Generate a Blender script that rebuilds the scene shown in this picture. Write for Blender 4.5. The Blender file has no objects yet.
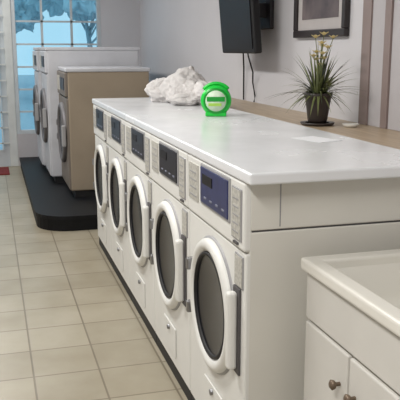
import bpy, bmesh, math, random
from mathutils import Vector, Matrix, noise
random.seed(7)
sc = bpy.context.scene
try:
    sc.view_settings.view_transform = 'Standard'
    sc.view_settings.look = 'None'
except Exception: pass

# ---------------------------------------------------------------- materials
def srgb(r, g, b):
    f = lambda c: (c/255/12.92) if c/255 <= 0.04045 else ((c/255+0.055)/1.055)**2.4
    return (f(r), f(g), f(b), 1)

def mat(name, col, rough=0.5, metal=0.0, var=0.06, scale=6, bump=0.0, bscale=60, emit=None, estr=0, spec=0.5, col2=None, rvar=0):
    m = bpy.data.materials.new(name); m.use_nodes = True
    nt = m.node_tree; b = nt.nodes['Principled BSDF']
    b.inputs['Roughness'].default_value = rough
    b.inputs['Metallic'].default_value = metal
    b.inputs['Specular IOR Level'].default_value = spec
    c = srgb(*col)
    tc = nt.nodes.new('ShaderNodeTexCoord')
    n = nt.nodes.new('ShaderNodeTexNoise'); n.inputs['Scale'].default_value = scale; n.inputs['Detail'].default_value = 5
    nt.links.new(tc.outputs['Object'], n.inputs['Vector'])
    r = nt.nodes.new('ShaderNodeValToRGB')
    r.color_ramp.elements[0].position = 0.3; r.color_ramp.elements[1].position = 0.7
    r.color_ramp.elements[0].color = srgb(*col2) if col2 else tuple([x*(1-var*2) for x in c[:3]]+[1])
    r.color_ramp.elements[1].color = c
    nt.links.new(n.outputs['Fac'], r.inputs['Fac']); nt.links.new(r.outputs['Color'], b.inputs['Base Color'])
    if rvar:
        mr = nt.nodes.new('ShaderNodeMapRange'); mr.inputs[1].default_value = .35; mr.inputs[2].default_value = .65
        mr.inputs[3].default_value = rough-rvar; mr.inputs[4].default_value = rough+rvar
        nt.links.new(n.outputs['Fac'], mr.inputs[0]); nt.links.new(mr.outputs[0], b.inputs['Roughness'])
    if bump > 0:
        n2 = nt.nodes.new('ShaderNodeTexNoise'); n2.inputs['Scale'].default_value = bscale
        nt.links.new(tc.outputs['Object'], n2.inputs['Vector'])
        bp = nt.nodes.new('ShaderNodeBump'); bp.inputs['Strength'].default_value = bump; bp.inputs['Distance'].default_value = 0.01
        nt.links.new(n2.outputs['Fac'], bp.inputs['Height']); nt.links.new(bp.outputs['Normal'], b.inputs['Normal'])
    if emit:
        b.inputs['Emission Color'].default_value = srgb(*emit); b.inputs['Emission Strength'].default_value = estr
    return m

M = {}
M['enamel'] = mat('washer_enamel', (226,225,220), 0.42, var=0.02)
M['enamel2'] = mat('washer_side_enamel', (220,217,208), 0.55, var=0.03, scale=3)
M['top'] = mat('white_laminate', (230,231,233), 0.24, var=0.012, scale=2.5, rvar=.05)
M['dark'] = mat('black_rubber', (20,18,20), 0.6)
M['bezel'] = mat('panel_grey', (158,157,158), 0.45)
M['screen'] = mat('control_screen_blue', (44,52,98), 0.35, var=0.15, scale=30)
M['screen2'] = mat('control_screen_dark', (30,31,40), 0.35, var=0.15, scale=30, spec=.3)
M['label'] = mat('label_print', (200,197,188), 0.5, var=0.2, scale=90)
M['ink'] = mat('ink_dark', (80,77,78), 0.6)
M['btn'] = mat('button_grey', (120,122,138), 0.4)
M['steel'] = mat('brushed_steel', (150,150,152), 0.3, metal=0.9)
M['ring'] = mat('dryer_door_ring', (110,108,110), 0.5, metal=0.3)
M['wall'] = mat('wall_paint', (212,210,213), 0.8, var=0.015, scale=2)
M['wallb'] = mat('bulkhead_paint', (190,186,188), 0.8, var=0.03)
M['ceil'] = mat('ceiling_paint', (232,231,229), 0.9)
M['plinth'] = mat('plinth_black', (12,13,15), 0.6, spec=.25)
M['plrim'] = mat('plinth_rim', (16,17,21), 0.55, spec=.25)
M['beige'] = mat('dryer_beige', (158,144,125), 0.45, var=0.08, scale=3)
M['beigef'] = mat('dryer_front', (116,107,98), 0.5)
M['white2'] = mat('dryer_white', (196,197,202), 0.45)
M['frame'] = mat('window_frame_paint', (200,206,210), 0.5)
M['grille'] = mat('grille_paint', (215,218,216), 0.5)
M['tv'] = mat('tv_plastic', (16,15,18), 0.5)
M['tvs'] = mat('tv_screen', (14,14,18), 0.4, spec=.3)
M['tvg'] = mat('tv_side', (50,47,52), 0.5)
M['pot'] = mat('pot_glaze', (60,52,48), 0.4)
M['soil'] = mat('soil', (40,30,22), 0.95)
M['leaf'] = mat('leaf_green', (126,134,84), 0.5, var=0.3, scale=12)
M['leafd'] = mat('leaf_dark', (62,70,52), 0.5, var=0.3, scale=12)
M['flower'] = mat('flower_cream', (236,218,160), 0.6)
M['green'] = mat('detergent_green', (20,205,66), 0.3, var=0.05)
M['greend'] = mat('detergent_green_dark', (12,150,46), 0.3, var=0.05)
M['lab2'] = mat('detergent_label', (220,240,214), 0.5, var=0.1, scale=40)
M['yel'] = mat('detergent_label_yellow', (170,214,90), 0.5)
M['cloth'] = mat('cloth_white', (228,224,222), 0.9, var=0.08, bump=0.3)
M['sink'] = mat('sink_porcelain', (224,221,212), 0.3, var=0.02)
M['cab'] = mat('sink_cabinet_paint', (207,204,197), 0.55, var=0.03)
M['knob'] = mat('knob_bronze', (120,104,88), 0.4, metal=0.5)
M['pframe'] = mat('picture_frame_dark', (44,37,38), 0.4)
M['pmat'] = mat('picture_mat', (190,184,182), 0.7)
M['pic'] = mat('picture_print', (120,108,108), 0.6, var=0.35, scale=5, col2=(60,56,64))
M['trim'] = mat('casing_brown', (146,130,126), 0.5, var=0.05)
M['tube'] = mat('lamp_tube', (255,255,255), 0.5, emit=(248,250,248), estr=6)
M['mat'] = mat('mat_red', (120,40,38), 0.95, bump=0.5)
M['bark'] = mat('bark', (165,185,195), 0.9)  # pale blue-grey bark, the bright outdoor wash is put into the colour
M['foliage'] = mat('foliage', (190,218,226), 0.9, var=0.15, scale=3)  # near sky colour: washed-out daylight painted into the leaves
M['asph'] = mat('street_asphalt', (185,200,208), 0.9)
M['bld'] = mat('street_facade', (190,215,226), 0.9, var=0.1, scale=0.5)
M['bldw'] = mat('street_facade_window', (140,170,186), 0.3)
M['pale'] = mat('pale_sheet', (236,237,240), 0.6, var=0.02)

def wood():
    m = bpy.data.materials.new('shelf_wood'); m.use_nodes = True; nt = m.node_tree; b = nt.nodes['Principled BSDF']
    tc = nt.nodes.new('ShaderNodeTexCoord'); mp = nt.nodes.new('ShaderNodeMapping'); mp.inputs['Scale'].default_value = (14,1.2,14)
    n = nt.nodes.new('ShaderNodeTexNoise'); n.inputs['Scale'].default_value = 3; n.inputs['Detail'].default_value = 6
    r = nt.nodes.new('ShaderNodeValToRGB'); r.color_ramp.elements[0].color = srgb(160,140,116); r.color_ramp.elements[1].color = srgb(188,169,143)
    r.color_ramp.elements[0].position=.3; r.color_ramp.elements[1].position=.7
    nt.links.new(tc.outputs['Object'], mp.inputs[0]); nt.links.new(mp.outputs[0], n.inputs['Vector'])
    nt.links.new(n.outputs['Fac'], r.inputs[0]); nt.links.new(r.outputs[0], b.inputs['Base Color']); b.inputs['Roughness'].default_value = .4
    return m
M['wood'] = wood()

def tiles():
    m = bpy.data.materials.new('floor_tiles'); m.use_nodes = True; nt = m.node_tree; b = nt.nodes['Principled BSDF']
    tc = nt.nodes.new('ShaderNodeTexCoord'); mp = nt.nodes.new('ShaderNodeMapping')
    mp.inputs['Location'].default_value = (0.06, 0.1, 0)
    br = nt.nodes.new('ShaderNodeTexBrick'); br.offset = 0; br.squash = 1
    br.inputs['Scale'].default_value = 1.0; br.inputs['Brick Width'].default_value = 0.305; br.inputs['Row Height'].default_value = 0.305
    br.inputs['Mortar Size'].default_value = 0.006; br.inputs['Mortar Smooth'].default_value = 0.5; br.inputs['Bias'].default_value = 0
    br.inputs['Color1'].default_value = srgb(170,162,144); br.inputs['Color2'].default_value = srgb(158,150,132); br.inputs['Mortar'].default_value = srgb(126,116,100)
    n = nt.nodes.new('ShaderNodeTexNoise'); n.inputs['Scale'].default_value = 3.5; n.inputs['Detail'].default_value = 8
    r = nt.nodes.new('ShaderNodeValToRGB'); r.color_ramp.elements[0].position=.3; r.color_ramp.elements[1].position=.7
    r.color_ramp.elements[0].color=(.78,.75,.69,1); r.color_ramp.elements[1].color=(1,1,1,1)
    mx = nt.nodes.new('ShaderNodeMix'); mx.data_type='RGBA'; mx.blend_type='MULTIPLY'; mx.inputs[0].default_value=1
    nt.links.new(tc.outputs['Object'], mp.inputs[0]); nt.links.new(mp.outputs[0], br.inputs['Vector']); nt.links.new(tc.outputs['Object'], n.inputs['Vector'])
    nt.links.new(n.outputs['Fac'], r.inputs[0]); nt.links.new(br.outputs['Color'], mx.inputs[6]); nt.links.new(r.outputs[0], mx.inputs[7])
    nt.links.new(mx.outputs[2], b.inputs['Base Color']); b.inputs['Roughness'].default_value=.38
    bp = nt.nodes.new('ShaderNodeBump'); bp.inputs['Strength'].default_value=.15; bp.inputs['Distance'].default_value=.003; bp.invert=True
    nt.links.new(br.outputs['Fac'], bp.inputs['Height']); nt.links.new(bp.outputs['Normal'], b.inputs['Normal'])
    return m
M['tiles'] = tiles()

def glass(name, tint, fac):
    m = bpy.data.materials.new(name); m.use_nodes = True; nt = m.node_tree
    for n in list(nt.nodes): nt.nodes.remove(n)
    o = nt.nodes.new('ShaderNodeOutputMaterial'); t = nt.nodes.new('ShaderNodeBsdfTransparent'); g = nt.nodes.new('ShaderNodeBsdfGlossy')
    t.inputs[0].default_value = tint; g.inputs['Roughness'].default_value = .08
    x = nt.nodes.new('ShaderNodeMixShader'); x.inputs[0].default_value = fac
    nt.links.new(t.outputs[0], x.inputs[1]); nt.links.new(g.outputs[0], x.inputs[2]); nt.links.new(x.outputs[0], o.inputs[0])
    return m
M['wglass'] = glass('window_glass', (.9,.97,1,1), .06)
M['dglass'] = mat('washer_door_glass', (26,26,31), 0.2, var=0.1, spec=0.4)

# ---------------------------------------------------------------- builder
class B:
    def __init__(s, name):
        s.name = name; s.bm = bmesh.new(); s.mats = []
    def mi(s, k):
        if k not in s.mats: s.mats.append(k)
        return s.mats.index(k)
    def _merge(s, t, k, smooth=False):
        i = s.mi(k)
        for f in t.faces: f.material_index = i; f.smooth = smooth
        me = bpy.data.meshes.new('t'); t.to_mesh(me); t.free(); s.bm.from_mesh(me); bpy.data.meshes.remove(me)
    def box(s, x0, x1, y0, y1, z0, z1, k, bev=0.0, seg=2, rot=None):
        t = bmesh.new(); bmesh.ops.create_cube(t, size=1)
        c = Vector(((x0+x1)/2, (y0+y1)/2, (z0+z1)/2))
        for v in t.verts:
            v.co = Vector((v.co.x*(x1-x0), v.co.y*(y1-y0), v.co.z*(z1-z0)))
        if bev: bmesh.ops.bevel(t, geom=t.edges[:], offset=bev, segments=seg, affect='EDGES', profile=.5)
        for v in t.verts:
            if rot is not None: v.co = rot @ v.co
            v.co += c
        s._merge(t, k)
    def lathe(s, prof, org, axis, k, n=40, up=None):
        a = Vector(axis).normalized(); q = a.to_track_quat('Z', 'Y').to_matrix()
        t = bmesh.new(); rings = []
        for r, h in prof:
            if r < 1e-5: rings.append([t.verts.new(Vector(org)+a*h)])
            else: rings.append([t.verts.new(Vector(org)+q@Vector((r*math.cos(2*math.pi*i/n), r*math.sin(2*math.pi*i/n), h))) for i in range(n)])
        for A, C in zip(rings, rings[1:]):
            for i in range(n):
                j = (i+1) % n
                if len(A) == 1 and len(C) == 1: continue
                if len(A) == 1: t.faces.new([A[0], C[i], C[j]])
                elif len(C) == 1: t.faces.new([A[i], A[j], C[0]])
                else: t.faces.new([A[i], A[j], C[j], C[i]])
        bmesh.ops.recalc_face_normals(t, faces=t.faces[:])
        s._merge(t, k, True)
    def tube(s, pts, r, k, n=8, r2=None):
        pts = [Vector(p) for p in pts]; t = bmesh.new(); rings = []
        for i, p in enumerate(pts):
            d = (pts[min(i+1, len(pts)-1)]-pts[max(i-1, 0)]).normalized()
            q = d.to_track_quat('Z', 'Y').to_matrix()
            rr = r if r2 is None else r+(r2-r)*i/(len(pts)-1)
            rings.append([t.verts.new(p+q@Vector((rr*math.cos(2*math.pi*j/n), rr*math.sin(2*math.pi*j/n), 0))) for j in range(n)])
        for A, C in zip(rings, rings[1:]):
            for i in range(n): t.faces.new([A[i], A[(i+1) % n], C[(i+1) % n], C[i]])
        t.faces.new(rings[0][::-1]); t.faces.new(rings[-1])
        s._merge(t, k, True)
    def prism(s, poly, z0, z1, k, bev=0):
        t = bmesh.new()
        f = t.faces.new([t.verts.new((x, y, z0)) for x, y in poly])
        e = bmesh.ops.extrude_face_region(t, geom=[f])
        for v in e['geom']:
            if isinstance(v, bmesh.types.BMVert): v.co.z = z1
        bmesh.ops.recalc_face_normals(t, faces=t.faces[:])
        s._merge(t, k)
    def strip(s, pts, w, k, side, bend=0.25):
        t = bmesh.new(); rows = []
        n = len(pts)
        for i, p in enumerate(pts):
            u = i/(n-1); ww = w*max(0.04, math.sin(math.pi*min(1, .25+.75*u))) if u < 1 else w*.03
            p = Vector(p); d = Vector(side)*ww
            rows.append([t.verts.new(p-d), t.verts.new(p-Vector((0, 0, ww*bend))), t.verts.new(p+d)])
        for A, C in zip(rows, rows[1:]):
            t.faces.new([A[0], A[1], C[1], C[0]]); t.faces.new([A[1], A[2], C[2], C[1]])
        s._merge(t, k, True)
    def done(s, loc=(0, 0, 0)):
        me = bpy.data.meshes.new(s.name); s.bm.to_mesh(me); s.bm.free()
        for k in s.mats: me.materials.append(M[k])
        xs = [v.co for v in me.vertices]
        c = Vector([(min(v[i] for v in xs)+max(v[i] for v in xs))/2 for i in range(3)]); c.z = min(v.z for v in xs)
        me.transform(Matrix.Translation(-c))
        o = bpy.data.objects.new(s.name, me); o.location = c+Vector(loc); sc.collection.objects.link(o)
        return o

# ---------------------------------------------------------------- room
XW, YB, XL, YR, ZC = 1.95, 9.6, -2.2, -1.8, 2.9
b = B('floor'); b.box(XL-.1, XW+.1, YR-.1, YB+.15, -.1, 0, 'tiles'); fo = b.done()
b = B('ceiling'); b.box(XL-.1, XW+.1, YR-.1, YB+.15, ZC, ZC+.1, 'ceil'); b.done()
b = B('wall_right'); b.box(XW, XW+.12, YR, YB+.15, 0, ZC, 'wall'); b.done()
b = B('wall_left'); b.box(XL-.12, XL, YR, YB+.15, 0, ZC, 'wall'); b.done()
b = B('wall_rear'); b.box(XL, XW, YR-.12, YR, 0, ZC, 'wall'); b.done()
b = B('wall_street_pier'); b.box(1.43, XW, YB, YB+.15, 0, ZC, 'wall'); b.done()
b = B('wall_street_sill'); b.box(.30, 1.43, YB, YB+.15, 0, .42, 'wallb'); b.done()
b = B('wall_street_header'); b.box(XL, 1.43, YB, YB+.15, 2.7, ZC, 'wall'); b.done()
b = B('wall_street'); b.box(XL, -.85, YB, YB+.15, 0, 2.7, 'wall'); b.done()
def window(name, x0, x1, z0, z1, nx, nz):
    b = B(name); w = .05
    b.box(x0, x0+w, YB+.01, YB+.11, z0, z1, 'frame', .004); b.box(x1-w, x1, YB+.01, YB+.11, z0, z1, 'frame', .004)
    b.box(x0+w, x1-w, YB+.01, YB+.11, z0, z0+w, 'frame', .004); b.box(x0+w, x1-w, YB+.01, YB+.11, z1-w, z1, 'frame', .004)
    for i in range(1, nx):
        x = x0+(x1-x0)*i/nx; b.box(x-.014, x+.014, YB+.03, YB+.09, z0+w, z1-w, 'frame')
    for i in range(1, nz):
        z = z0+(z1-z0)*i/nz; b.box(x0+w, x1-w, YB+.03, YB+.09, z-.011, z+.011, 'frame')
    b.box(x0+w, x1-w, YB+.055, YB+.065, z0+w, z1-w, 'wglass')
    return b.done()
window('window_1', .30, 1.43, .42, 2.7, 3, 8)
b = B('door_1')
b.box(-.85, -.77, YB+.0, YB+.12, 0, 2.7, 'frame', .005); b.box(.20, .30, YB+.0, YB+.12, 0, 2.7, 'grille', .005); b.box(-.77, .20, YB, YB+.12, 2.15, 2.25, 'frame')
b.box(-.77, .20, YB+.03, YB+.09, .0, .22, 'frame'); b.box(-.77, -.69, YB+.03, YB+.09, .22, 2.15, 'frame'); b.box(.13, .20, YB+.03, YB+.09, .22, 2.15, 'frame')
b.box(-.69, .13, YB+.055, YB+.065, .22, 2.15, 'wglass'); b.box(-.77, .20, YB+.055, YB+.065, 2.25, 2.7, 'wglass')
for i in range(10): b.box(-.69, .2, YB-.02, YB-.005, .3+i*.2, .318+i*.2, 'grille')
for i in range(6): b.box(-.69+i*.16, -.675+i*.16, YB-.02, YB-.005, .22, 2.15, 'grille')
b.tube([(-.6, YB-.02, .9), (-.6, YB-.07, .93), (-.6, YB-.07, 1.17), (-.6, YB-.02, 1.2)], .012, 'steel')
b.done()
b = B('door_mat'); b.box(-.75, .17, 8.95, 9.5, 0.0, .015, 'mat', .005); b.done()
SH = 1.10
b = B('trim_1')
b.box(XW-.022, XW, 3.47, 3.56, SH, ZC, 'trim', .002); b.box(XW-.012, XW, 3.33, 3.47, SH, ZC, 'wallb'); b.box(XW-.022, XW, 3.27, 3.33, SH, ZC, 'trim', .002)
b.box(XW-.010, XW, 2.3, 3.27, SH, ZC, 'wallb', .002)
b.done()
b = B('baseboard_left'); b.box(XL, XL+.015, YR, YB, 0, .1, 'wallb', .003); b.done()

def fixture(x, y, power, L=1.25):
    b = B('fluorescent_ceiling_light')
    b.box(x-.15, x+.15, y-L/2, y+L/2, ZC-.06, ZC, 'frame', .01)
    for dx in (-.07, .07):
        b.tube([(x+dx, y-L/2+.04, ZC-.085), (x+dx, y+L/2-.04, ZC-.085)], .016, 'tube')
    for dy in (-L/2+.03, L/2-.03): b.box(x-.1, x+.1, y+dy-.015, y+dy+.015, ZC-.105, ZC-.06, 'frame')
    o = b.done()
    l = bpy.data.lights.new('fluorescent_lamp', 'AREA'); l.shape = 'RECTANGLE'; l.size = .3; l.size_y = L; l.energy = power; l.color = (1, .985, .955)
    lo = bpy.data.objects.new('fluorescent_lamp', l); sc.collection.objects.link(lo)
    lo.parent = o; lo.location = Vector((x, y, ZC-.13))-o.location
for x, y, p in ((-.6, .6, 58), (-.3, 3.4, 50), (-.3, 6.2, 44), (-.3, 8.6, 20)):
    fixture(x, y, p)

# ---------------------------------------------------------------- washers
XF, W = .745, .684
Y0 = 2.055
def washer(i):
    y0 = Y0+i*W+.004; y1 = Y0+(i+1)*W-.004; yc = (y0+y1)/2
    b = B('front_load_washer'); sk = 'screen' if i == 0 else 'screen2'
    b.box(XF+.008, 1.42, y0-.002, y1+.002, 0, .07, 'dark')
    b.box(XF+.012, 1.44, y0, y1, .067, .935, 'enamel2', .004)
    b.box(XF+.012, 1.44, y0, y1, .941, 1.095, 'enamel2', .004)
    b.box(XF+.02, 1.43, y0+.004, y1-.004, .93, .945, 'ink')
    b.box(XF, XF+.02, y0, y1, .07, .865, 'enamel', .006); b.box(XF-.008, XF+.02, y0, y1, .872, 1.095, 'enamel', .008)
    b.box(XF+.11, XF+.114, y0-.001, y0+.002, .95, 1.09, 'bezel')
    sy0, sy1 = y0+.145, y0+.465
    b.box(XF-.013, XF, sy0-.012, sy1+.012, .936, 1.088, 'bezel', .004)
    b.box(XF-.017, XF, sy0, sy1, .946, 1.078, sk, .003)
    for j in range(4): b.box(XF-.019, XF, sy0+.03+j*.07, sy0+.06+j*.07, .965, .973, 'btn', .002)
    b.box(XF-.019, XF, sy0+.17, sy0+.29, 1.02, 1.055, 'tvs')
    b.box(XF-.012, XF, y0+.02, y0+.115, .90, 1.07, 'bezel', .002)
    b.box(XF-.014, XF, y0+.026, y0+.109, .906, 1.064, 'label')
    for j in range(5): b.box(XF-.0155, XF, y0+.04, y0+.095, .925+j*.027, .929+j*.027, 'bezel')
    b.box(XF-.012, XF, y1-.16, y1-.03, .93, 1.07, 'label')
    for j in range(4): b.box(XF-.0135, XF, y1-.14, y1-.05, .945+j*.03, .950+j*.03, 'bezel')
    b.box(XF-.004, XF+.01, y0+.02, y0+.10, .74, .85, 'bezel', .002); b.box(XF-.006, XF+.01, y0+.025, y0+.095, .745, .845, 'label')
    b.box(XF-.015, XF+.01, y0+.05, y0+.09, .885, .893, 'ink')
    cz = .582; a = (-1, 0, 0); o = (XF, yc, cz)
    b.lathe([(.254, -.005), (.254, .004), (.246, .008)], o, a, 'bezel', 56)
    b.lathe([(.246, .0), (.246, .014), (.238, .026), (.226, .031), (.212, .029), (.200, .020), (.195, .008)], o, a, 'enamel', 56)
    b.lathe([(.196, .008), (.195, .024), (.184, .024), (.182, .01)], o, a, 'dark', 56)
    b.lathe([(.188, .016), (.17, .012), (.12, .006), (.06, .003), (0, .001)], o, a, 'dglass', 56)
    b.box(XF-.040, XF-.005, y0+.056, y0+.092, .45, .722, 'enamel', .012, 3)
    b.box(XF-.008, XF-.0, y0+.040, y0+.104, .435, .737, 'ink', .003)
    b.box(XF-.035, XF, y1-.085, y1-.06, .46, .51, 'steel', .006); b.box(XF-.035, XF, y1-.085, y1-.06, .64, .69, 'steel', .006)
    b.box(XF-.006, XF, yc-.11, yc+.11, .12, .26, 'enamel', .004)
    b.lathe([(.012, 0), (.012, .012), (0, .014)], (XF-.004, yc, .235), a, 'steel', 12)
    return b.done()
for i in range(5): washer(i)
b = B('washer_countertop')
b.box(XF-.012, 1.455, 2.0, Y0+5*W+.02, 1.097, 1.135, 'top', .008, 3)
b.done()

b = B('bulkhead_shelf')
b.box(1.475, XW-.002, 1.2, 5.88, 0, SH-.035, 'wallb'); b.box(1.462, XW-.001, 1.2, 5.9, SH-.035, SH, 'wood', .005)
b.done()

# ---------------------------------------------------------------- plinth and big dryers
b = B('machine_plinth')
def rpoly(x0, x1, y0, y1, r, n=8):
    p = [(x1, y0), (x1, y1), (x0, y1)]
    for i in range(n+1):
        a = math.pi+ (math.pi/2)*i/n
        p.append((x0+r+r*math.cos(a), y0+r+r*math.sin(a)))
    return p
b.prism(rpoly(.32, 1.7, 5.95, 9.5, .28), 0, .10, 'plinth'); b.prism(rpoly(.31, 1.7, 5.94, 9.5, .29), .10, .13, 'plrim')
b.done()
def dryer(x0, x1, y0, y1, z1, kb, kf, name):
    b = B(name); yc = (y0+y1)/2; z0 = .13
    b.box(x0+.05, x1-.03, y0+.03, y1-.03, z0, z0+.08, 'dark')
    b.box(x0+.015, x1, y0, y1, z0+.07, z1-.03, kb, .012); b.box(x0, x1+.01, y0-.006, y1+.006, z1-.035, z1, 'white2', .008)
    b.box(x0, x0+.03, y0+.006, y1-.006, z0+.08, z1-.27, kf, .01); b.box(x0-.01, x0+.03, y0+.006, y1-.006, z1-.26, z1-.04, kf, .01)
    b.box(x0-.016, x0, y0+.08, yc+.05, z1-.2, z1-.09, 'screen2', .003); b.box(x0-.014, x0, yc+.1, y1-.06, z1-.22, z1-.08, 'label', .003)
    cz = (z0+z1)/2-.02; o = (x0, yc, cz); a = (-1, 0, 0)
    b.lathe([(.29, 0), (.29, .02), (.27, .035), (.25, .035), (.235, .02)], o, a, 'ring', 48)
    b.lathe([(.24, .02), (.15, .014), (0, .005)], o, a, 'dglass', 48)
    b.box(x0-.05, x0-.01, y0+.05, y0+.085, cz-.10, cz+.10, 'bezel', .010, 3)
    b.box(x0-.04, x0, y1-.09, y1-.05, cz-.1, cz-.04, 'steel', .005); b.box(x0-.04, x0, y1-.09, y1-.05, cz+.04, cz+.1, 'steel', .005)
    return b.done()
dryer(.66, 1.43, 6.67, 7.45, 1.33, 'beige', 'beigef', 'large_washer_extractor')
dryer(.55, 1.50, 7.50, 8.24, 1.52, 'white2', 'white2', 'tumble_dryer')
dryer(.52, 1.50, 8.27, 9.02, 1.52, 'white2', 'white2', 'tumble_dryer')

# ---------------------------------------------------------------- wall items
b = B('wall_tv')
R = Matrix.Rotation(math.radians(-5), 3, 'Y')
b.box(1.705, 1.76, 4.66, 5.38, 1.47, 2.04, 'tv', .012, 3, R); b.box(1.755, 1.785, 4.76, 5.30, 1.52, 1.99, 'tvg', .01, 2, R)
b.box(1.698, 1.706, 4.69, 5.35, 1.50, 2.01, 'tvs', .0, 2, R)
b.box(1.78, 1.93, 4.96, 5.08, 1.72, 1.82, 'tvg', .008); b.box(1.92, 1.95, 4.88, 5.16, 1.64, 1.90, 'tvg', .006)
b.tube([(1.8, 5.05, 1.6), (1.84, 5.1, 1.45), (1.9, 5.16, 1.33), (1.93, 5.24, 1.25), (1.935, 5.2, 1.15), (1.935, 5.22, 1.105)], .006, 'tv')
b.tube([(1.8, 5.22, 1.6), (1.87, 5.3, 1.5), (1.92, 5.42, 1.36), (1.935, 5.46, 1.15), (1.935, 5.46, 1.105)], .006, 'tv')
b.done()
b = B('framed_picture')
y0, y1, z0, z1 = 3.74, 4.46, 1.57, 2.2
for q in ((y0, y1, z0, z0+.045), (y0, y1, z1-.045, z1), (y0, y0+.045, z0+.045, z1-.045), (y1-.045, y1, z0+.045, z1-.045)):
    b.box(XW-.035, XW-.001, *q, 'pframe', .006)
b.box(XW-.018, XW-.004, y0+.04, y1-.04, z0+.04, z1-.04, 'pmat'); b.box(XW-.021, XW-.01, y0+.11, y1-.11, z0+.11, z1-.1, 'pic')
b.done()
px, py, pz = 1.68, 3.55, SH
b = B('potted_spider_plant')
b.lathe([(0, 0), (.080, 0), (.090, .008), (.092, .016), (.066, .014)], (px, py, pz), (0, 0, 1), 'pot', 32)
b.lathe([(0, .01), (.045, .01), (.053, .03), (.064, .11), (.070, .15), (.076, .155), (.076, .172), (.068, .172), (.064, .155)], (px, py, pz), (0, 0, 1), 'pot', 36)
b.lathe([(.066, .155), (0, .16)], (px, py, pz), (0, 0, 1), 'soil', 24)
for j in range(130):
    th = random.uniform(0, 2*math.pi); L = random.uniform(.14, .33); el = random.uniform(.25, 1.45)
    d = Vector((math.cos(th), math.sin(th), 0)); pts = []
    for q in range(8):
        u = q/7; r = L*u*math.cos(el)*(1+.25*u); z = L*u*math.sin(el)-.15*u*u*math.cos(el)
        pt = Vector((px, py, pz+.155))+d*(r*.8+.02)+Vector((0, 0, z)); pt.x = min(pt.x, 1.925-.0*u); pts.append(pt)
    b.strip(pts, random.uniform(.004, .008), random.choice(['leaf', 'leafd', 'leaf']), (-math.sin(th), math.cos(th), 0))
for j in range(12):
    th = random.uniform(0, 6.28); rr = random.uniform(.01, .08); h = random.uniform(.16, .36)
    tip = Vector((px+rr*math.cos(th), py+rr*math.sin(th), pz+.155+h*.9))
    b.tube([(px, py, pz+.155), (px+.3*(tip.x-px), py+.3*(tip.y-py), pz+.155+h*.5), tip], .0022, 'leaf', 6)
    for q in range(6):
        a = q*2*math.pi/6; dv = Vector((math.cos(a), math.sin(a), .6)).normalized()
        b.strip([tip, tip+dv*.012, tip+dv*.024, tip+dv*.032], .010, 'flower', (-math.sin(a), math.cos(a), 0))
b.done()
b = B('small_dish'); b.lathe([(0, 0), (.03, 0), (.045, .018), (.042, .018), (.028, .004), (0, .004)], (1.80, 3.40, SH), (0, 0, 1), 'sink', 28); b.done()

# green detergent tub
b = B('detergent_jug')
gx, gy, gz = 1.20, 3.84, 1.136
ax = Vector((-.35, -1, 0)).normalized(); sd = Vector((1, -.35, 0)).normalized(); c = Vector((gx, gy, gz+.085))
b.lathe([(0, -.045), (.060, -.045), (.077, -.036), (.085, -.018), (.085, .018), (.077, .036), (.060, .045), (0, .045)], c, ax, 'green', 48)
b.lathe([(.070, .040), (.066, .049), (.060, .047)], c, ax, 'greend', 48)
b.lathe([(0, .0475), (.057, .0475), (.057, .04)], c, ax, 'lab2', 40)
rotm = Matrix((sd, ax, (0, 0, 1))).transposed()
def obox(b, cx, cy, cz, hx, hy, hz, k, bev=0):
    n0 = len(b.bm.verts); b.box(-hx, hx, -hy, hy, -hz, hz, k, bev); b.bm.verts.ensure_lookup_table()
    for v in b.bm.verts[n0:]: v.co = c+rotm@(v.co+Vector((cx, cy, cz)))
obox(b, 0, 0, -.073, .058, .042, .012, 'green', .006)
obox(b, 0, .0475, .010, .050, .002, .013, 'greend', .001); obox(b, -.005, .0475, -.020, .036, .002, .008, 'yel', .001)
hp = []
for q in range(13):
    a = math.radians(40+q*8.5); hp.append(c+sd*(.088*math.cos(a))+Vector((0, 0, .006+.088*math.sin(a))))
b.tube(hp, .010, 'green', 10)
b.done()

def laundry():
    b = B('pile_of_white_laundry')
    for (x, y, r, sx, sy, sz, s) in ((1.30, 4.88, .14, 1, 1, .86, 1), (1.19, 5.02, .11, 1.1, 1, .85, 2), (1.38, 4.66, .12, .7, 1, .70, 3), (1.24, 4.66, .09, 1.1, 1.0, .5, 4), (1.36, 5.06, .12, .7, .9, 1.1, 5), (1.32, 4.78, .11, 1, 1, .85, 6)):
        t = bmesh.new(); bmesh.ops.create_icosphere(t, subdivisions=5, radius=1)
        for v in t.verts:
            n = v.co.normalized(); p = n*1.6+Vector((s*7.1, 0, 0))
            d = 1+.28*noise.noise(p)+.22*(1-abs(noise.noise(p*2.2))*2.4)*.5+.06*noise.noise(p*6)
            v.co = Vector((n.x*r*sx*d, n.y*r*sy*d, n.z*r*sz*d))
            v.co.z = v.co.z+r*sz*.75
            v.co += Vector((x, y, 1.136)); v.co.z = max(v.co.z, 1.137); v.co.x = min(v.co.x, 1.452)
        b._merge(t, 'cloth', True)
    return b.done()
laundry()
b = B('pale_sheet'); b.box(1.22, 1.34, 2.62, 2.80, 1.1355, 1.1365, 'pale', 0, 2, Matrix.Rotation(.3, 3, 'Z')); b.done()  # thin near-white sheet lying on the countertop

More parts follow.
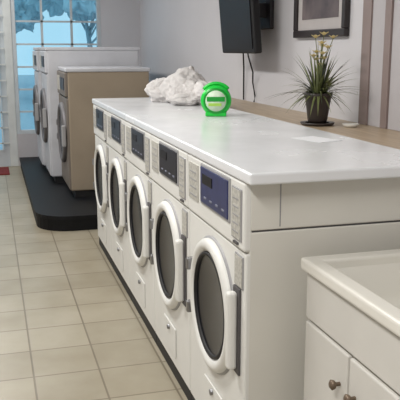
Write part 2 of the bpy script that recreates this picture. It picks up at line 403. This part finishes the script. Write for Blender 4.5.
# ---------------------------------------------------------------- sink cabinet
b = B('utility_sink_cabinet')
sx0, sx1, sy0, sy1, zt = .887, 1.455, 1.18, 1.965, .875
b.box(sx0+.06, sx1, sy0+.03, sy1-.02, 0, .08, 'dark')
b.box(sx0+.03, sx1-.01, sy0+.015, sy1-.015, .08, .70, 'cab')
b.box(sx0+.03, sx0+.05, sy0+.015, sy1-.015, .70, zt-.04, 'cab'); b.box(sx1-.03, sx1-.01, sy0+.015, sy1-.015, .70, zt-.04, 'cab')
b.box(sx0+.05, sx1-.03, sy0+.015, sy0+.03, .70, zt-.04, 'cab'); b.box(sx0+.05, sx1-.03, sy1-.03, sy1-.015, .70, zt-.04, 'cab')
b.box(sx0+.016, sx0+.031, sy0+.02, sy1-.02, .685, zt-.045, 'cab', .004)
ys = [sy0+.02, 1.40, 1.655, sy1-.02]
for p, q in zip(ys, ys[1:]): b.box(sx0+.014, sx0+.031, p+.004, q-.004, .09, .675, 'cab', .005)
for ky in (1.70, 1.61, 1.36):
    b.lathe([(.006, 0), (.006, .012), (.013, .018), (.015, .026), (.009, .031), (0, .032)], (sx0+.014, ky, .575), (-1, 0, 0), 'knob', 20)
rw = .055
b.box(sx0, sx0+rw, sy0, sy1, zt-.04, zt, 'sink', .01, 3); b.box(sx1-.09, sx1, sy0, sy1, zt-.04, zt, 'sink', .01, 3)
b.box(sx0+rw-.012, sx1-.08, sy1-rw, sy1, zt-.04, zt, 'sink', .01, 3); b.box(sx0+rw-.012, sx1-.08, sy0, sy0+rw, zt-.04, zt, 'sink', .01, 3)
t = bmesh.new()
def loop(ins, z, r, n=6):
    x0, x1, y0, y1 = sx0+rw-.012+ins, sx1-.08-ins, sy0+rw-.012+ins, sy1-rw+.012-ins; out = []
    for cx, cy, a0 in ((x1-r, y1-r, 0), (x0+r, y1-r, 90), (x0+r, y0+r, 180), (x1-r, y0+r, 270)):
        for i in range(n+1):
            a = math.radians(a0+90*i/n); out.append(t.verts.new((cx+r*math.cos(a), cy+r*math.sin(a), z)))
    return out
ls = [loop(0, zt-.012, .03), loop(.012, zt-.03, .04), (loop(.03, zt-.13, .06)), loop(.05, zt-.16, .06), loop(.10, zt-.17, .05)]
for A, C in zip(ls, ls[1:]):
    for i in range(len(A)): j = (i+1) % len(A); t.faces.new([A[i], A[j], C[j], C[i]])
t.faces.new(ls[-1]); bmesh.ops.recalc_face_normals(t, faces=t.faces[:])
b._merge(t, 'sink', True)
b.lathe([(.03, 0), (.03, .003), (.022, .002), (0, .001)], (1.18, 1.55, zt-.170), (0, 0, 1), 'steel', 24)
b.lathe([(.022, 0), (.02, .06), (.012, .07)], (1.42, 1.35, zt), (0, 0, 1), 'steel', 20)
b.tube([(1.42, 1.35, zt+.05), (1.41, 1.35, zt+.13), (1.36, 1.35, zt+.17), (1.28, 1.35, zt+.15), (1.26, 1.35, zt+.11)], .011, 'steel', 12)
b.done()

# ---------------------------------------------------------------- street outside
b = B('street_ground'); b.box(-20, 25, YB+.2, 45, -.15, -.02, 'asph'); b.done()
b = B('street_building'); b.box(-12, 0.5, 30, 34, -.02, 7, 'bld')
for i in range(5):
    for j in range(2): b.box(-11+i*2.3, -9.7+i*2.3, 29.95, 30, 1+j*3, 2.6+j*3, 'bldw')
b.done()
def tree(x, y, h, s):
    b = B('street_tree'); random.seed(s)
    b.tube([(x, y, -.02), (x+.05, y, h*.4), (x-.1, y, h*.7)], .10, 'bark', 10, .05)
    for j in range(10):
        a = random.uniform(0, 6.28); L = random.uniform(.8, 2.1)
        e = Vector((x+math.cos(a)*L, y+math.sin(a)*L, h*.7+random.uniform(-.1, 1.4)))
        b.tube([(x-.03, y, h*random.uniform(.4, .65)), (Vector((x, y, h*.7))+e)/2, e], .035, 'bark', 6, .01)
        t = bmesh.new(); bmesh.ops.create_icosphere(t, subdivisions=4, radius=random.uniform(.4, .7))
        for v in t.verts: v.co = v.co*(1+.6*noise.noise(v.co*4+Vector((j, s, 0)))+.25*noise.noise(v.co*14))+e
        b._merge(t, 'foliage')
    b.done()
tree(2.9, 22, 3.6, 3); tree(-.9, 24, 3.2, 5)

w = bpy.data.worlds.new('w'); sc.world = w; w.use_nodes = True
bg = w.node_tree.nodes['Background']; bg.inputs[0].default_value = srgb(165,206,224); bg.inputs[1].default_value = 1.35

# ---------------------------------------------------------------- camera
cam = bpy.data.cameras.new('camera'); co = bpy.data.objects.new('camera', cam); sc.collection.objects.link(co)
cam.sensor_width = 36; cam.sensor_fit = 'HORIZONTAL'; cam.lens = 720/400*36; cam.clip_start = .05
th, p = math.radians(16.08), math.radians(11.84)
Rv = Vector((math.cos(th), -math.sin(th), 0)); Fv = Vector((math.sin(th)*math.cos(p), math.cos(th)*math.cos(p), -math.sin(p))); Uv = Rv.cross(Fv)
m3 = Matrix((Rv, Uv, -Fv)).transposed()
co.matrix_world = Matrix.Translation((0, 0, 1.5)) @ m3.to_4x4()
sc.camera = co
